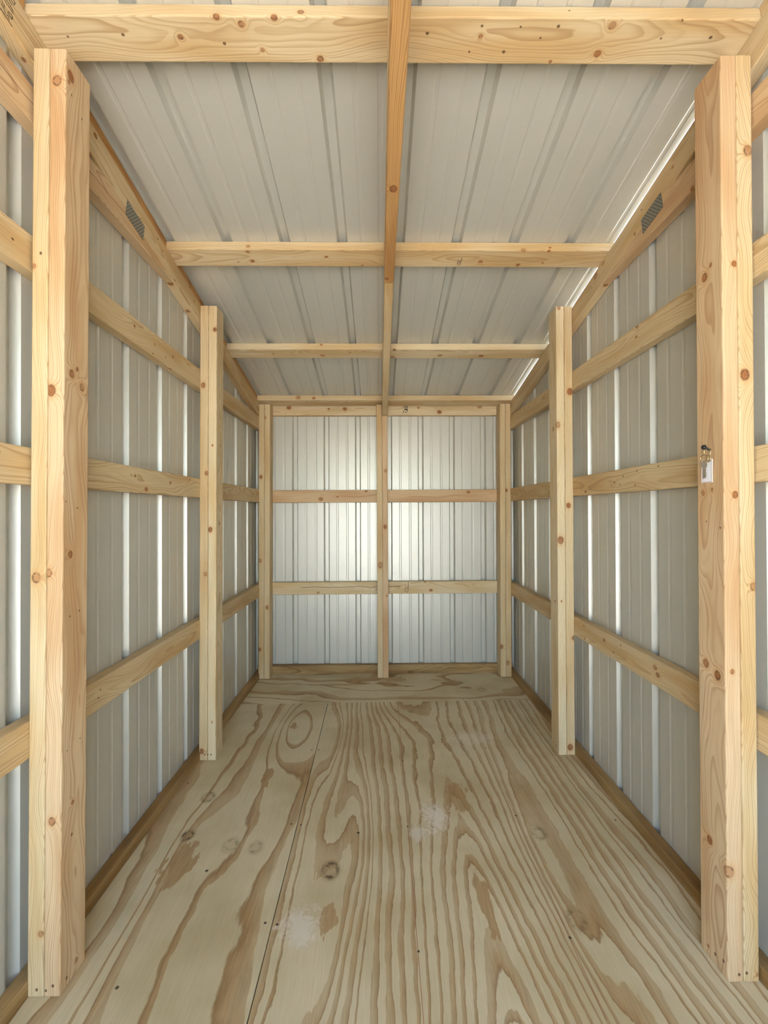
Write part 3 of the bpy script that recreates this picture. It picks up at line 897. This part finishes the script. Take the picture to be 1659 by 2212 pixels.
def tube(bm, pts, r, n=8, closed=False):
    rings = []
    m = len(pts)
    for i, p in enumerate(pts):
        a = pts[i - 1] if (i or closed) else pts[0]
        b = pts[(i + 1) % m] if (i < m - 1 or closed) else pts[-1]
        t = (b - a).normalized()
        u = t.orthogonal().normalized() if not rings else (rings[-1][1] - t * rings[-1][1].dot(t)).normalized()
        w = t.cross(u)
        rr = r[i] if isinstance(r, (list, tuple)) else r
        rings.append(([bm.verts.new(p + (u * math.cos(k * 2 * math.pi / n) + w * math.sin(k * 2 * math.pi / n)) * rr) for k in range(n)], u))
    for i in range(m if closed else m - 1):
        A, B = rings[i][0], rings[(i + 1) % m][0]
        for k in range(n): bm.faces.new((A[k], A[(k + 1) % n], B[(k + 1) % n], B[k]))
    if not closed:
        bm.faces.new(rings[0][0])
        bm.faces.new(rings[-1][0])


def part(name, build, mat, parent, smooth=True, label=None):
    bm = bmesh.new()
    build(bm)
    o = link(name, bm_mesh(name, bm, smooth), mat, parent)
    o.matrix_local = Matrix.Translation(-parent.location)
    if label: o['label'] = label
    return o


hook = empty('wall_hook', (XF, 1.0868, 1.2997))
tag(hook, 'small black hook screwed into the near right post', 'hook')
H0 = Vector((XF, 1.0868, 1.2997))
H1 = H0 + Vector((-0.013, 0.0, 0.0055))
H2 = H0 + Vector((-0.021, 0.001, 0.0085))
part('shank', lambda bm: tube(bm, [H0, H0.lerp(H1, .5), H1], [0.0030, 0.0026, 0.0024]), BLACK, hook)
part('tip', lambda bm: tube(bm, [H1, H1.lerp(H2, .15), H1.lerp(H2, .5), H1.lerp(H2, .85), H2 + Vector((-.001, 0, .0005))], [0.0024, 0.0056, 0.0064, 0.0052, 0.0022], 10), BLACK, hook)


def ring_pts(c, r, tilt=0.0, ry=1.0):
    out = []
    for k in range(24):
        a = k * 2 * math.pi / 24
        d = Vector((0, math.cos(a) * ry, math.sin(a))) * r
        out.append(c + Matrix.Rotation(tilt, 3, 'Z') @ d)
    return out


keys = empty('key_bunch', (XF - 0.006, 1.095, 1.22))
tag(keys, 'bunch of two keys with a white tag hanging from the hook', 'keys')
part('split_ring', lambda bm: tube(bm, ring_pts(Vector((XF - 0.008, 1.0872, 1.2945)), 0.0092, 0.5, 0.8), 0.00075, 6, True), GOLD, keys)
part('split_ring', lambda bm: tube(bm, ring_pts(Vector((XF - 0.010, 1.0955, 1.2785)), 0.0100, 0.25), 0.00080, 6, True), GOLD, keys)
part('split_ring', lambda bm: tube(bm, ring_pts(Vector((XF - 0.0065, 1.0860, 1.2775)), 0.0086, -0.15), 0.00075, 6, True), GOLD, keys)


def key_shape(c, tilt, xo):
    """Outline of a door key: round bow, blade with bitting; hangs from its bow."""
    def b(bm):
        pts = []
        for k in range(21):
            pts.append((0.0092 * math.cos(math.radians(-65) + k * math.radians(310) / 20),
                        0.0092 * math.sin(math.radians(-65) + k * math.radians(310) / 20)))
        blade = [(-0.0036, -0.0086), (-0.0036, -0.0310), (-0.0008, -0.0345), (0.0018, -0.0325), (0.0018, -0.0295), (0.0034, -0.0275), (0.0016, -0.0245),
                 (0.0034, -0.0215), (0.0014, -0.0185), (0.0036, -0.0155), (0.0036, -0.0086)]
        pol = pts + blade
        R3 = Matrix.Rotation(tilt, 3, 'X')
        fr = []
        for s_ in (-1, 1):
            fr.append([bm.verts.new(c + R3 @ Vector((xo + s_ * 0.0010, -y, z))) for y, z in pol])
        bm.faces.new(fr[0])
        bm.faces.new(fr[1])
        n = len(pol)
        for i in range(n): bm.faces.new((fr[0][i], fr[0][(i + 1) % n], fr[1][(i + 1) % n], fr[1][i]))
    return b


part('key', key_shape(Vector((XF - 0.0070, 1.0985, 1.2630)), 0.03, 0.0), STEEL, keys, False)
part('key', key_shape(Vector((XF - 0.0100, 1.0935, 1.2625)), -0.10, 0.0), STEEL, keys, False)


def slab(x0, x1, y0, y1, z0, z1):
    def b(bm):
        v = bmesh.ops.create_cube(bm, size=1.0)['verts']
        for q in v: q.co = Vector((x0 + (q.co.x + .5) * (x1 - x0), y0 + (q.co.y + .5) * (y1 - y0), z0 + (q.co.z + .5) * (z1 - z0)))
    return b


card = part('key_tag', slab(XF - 0.0026, XF - 0.0018, 1.0830, 1.1115, 1.2195, 1.2705), PAPER, keys, False, 'white card key tag in a clear sleeve')


def sleeve(bm):
    for (y0, y1, z0, z1) in ((1.0785, 1.0815, 1.2170, 1.2760), (1.1135, 1.1150, 1.2170, 1.2760), (1.0815, 1.1135, 1.2165, 1.2180), (1.0815, 1.1135, 1.2745, 1.2760)):
        slab(XF - 0.0032, XF - 0.0012, y0, y1, z0, z1)(bm)


part('tag_sleeve', sleeve, plain('clear_plastic_edge', (222, 206, 196), 0.2), keys, False)


def print_marks(bm):
    z = 1.2640
    rr = random.Random(4)
    while z > 1.2280:
        hgt = rr.uniform(0.0012, 0.0035)
        slab(XF - 0.0028, XF - 0.00255, 1.1085, 1.1098, z - hgt, z)(bm)
        z -= hgt + 0.0010


part('tag_print', print_marks, plain('grey_print', (96, 90, 90), 0.7), keys, False)
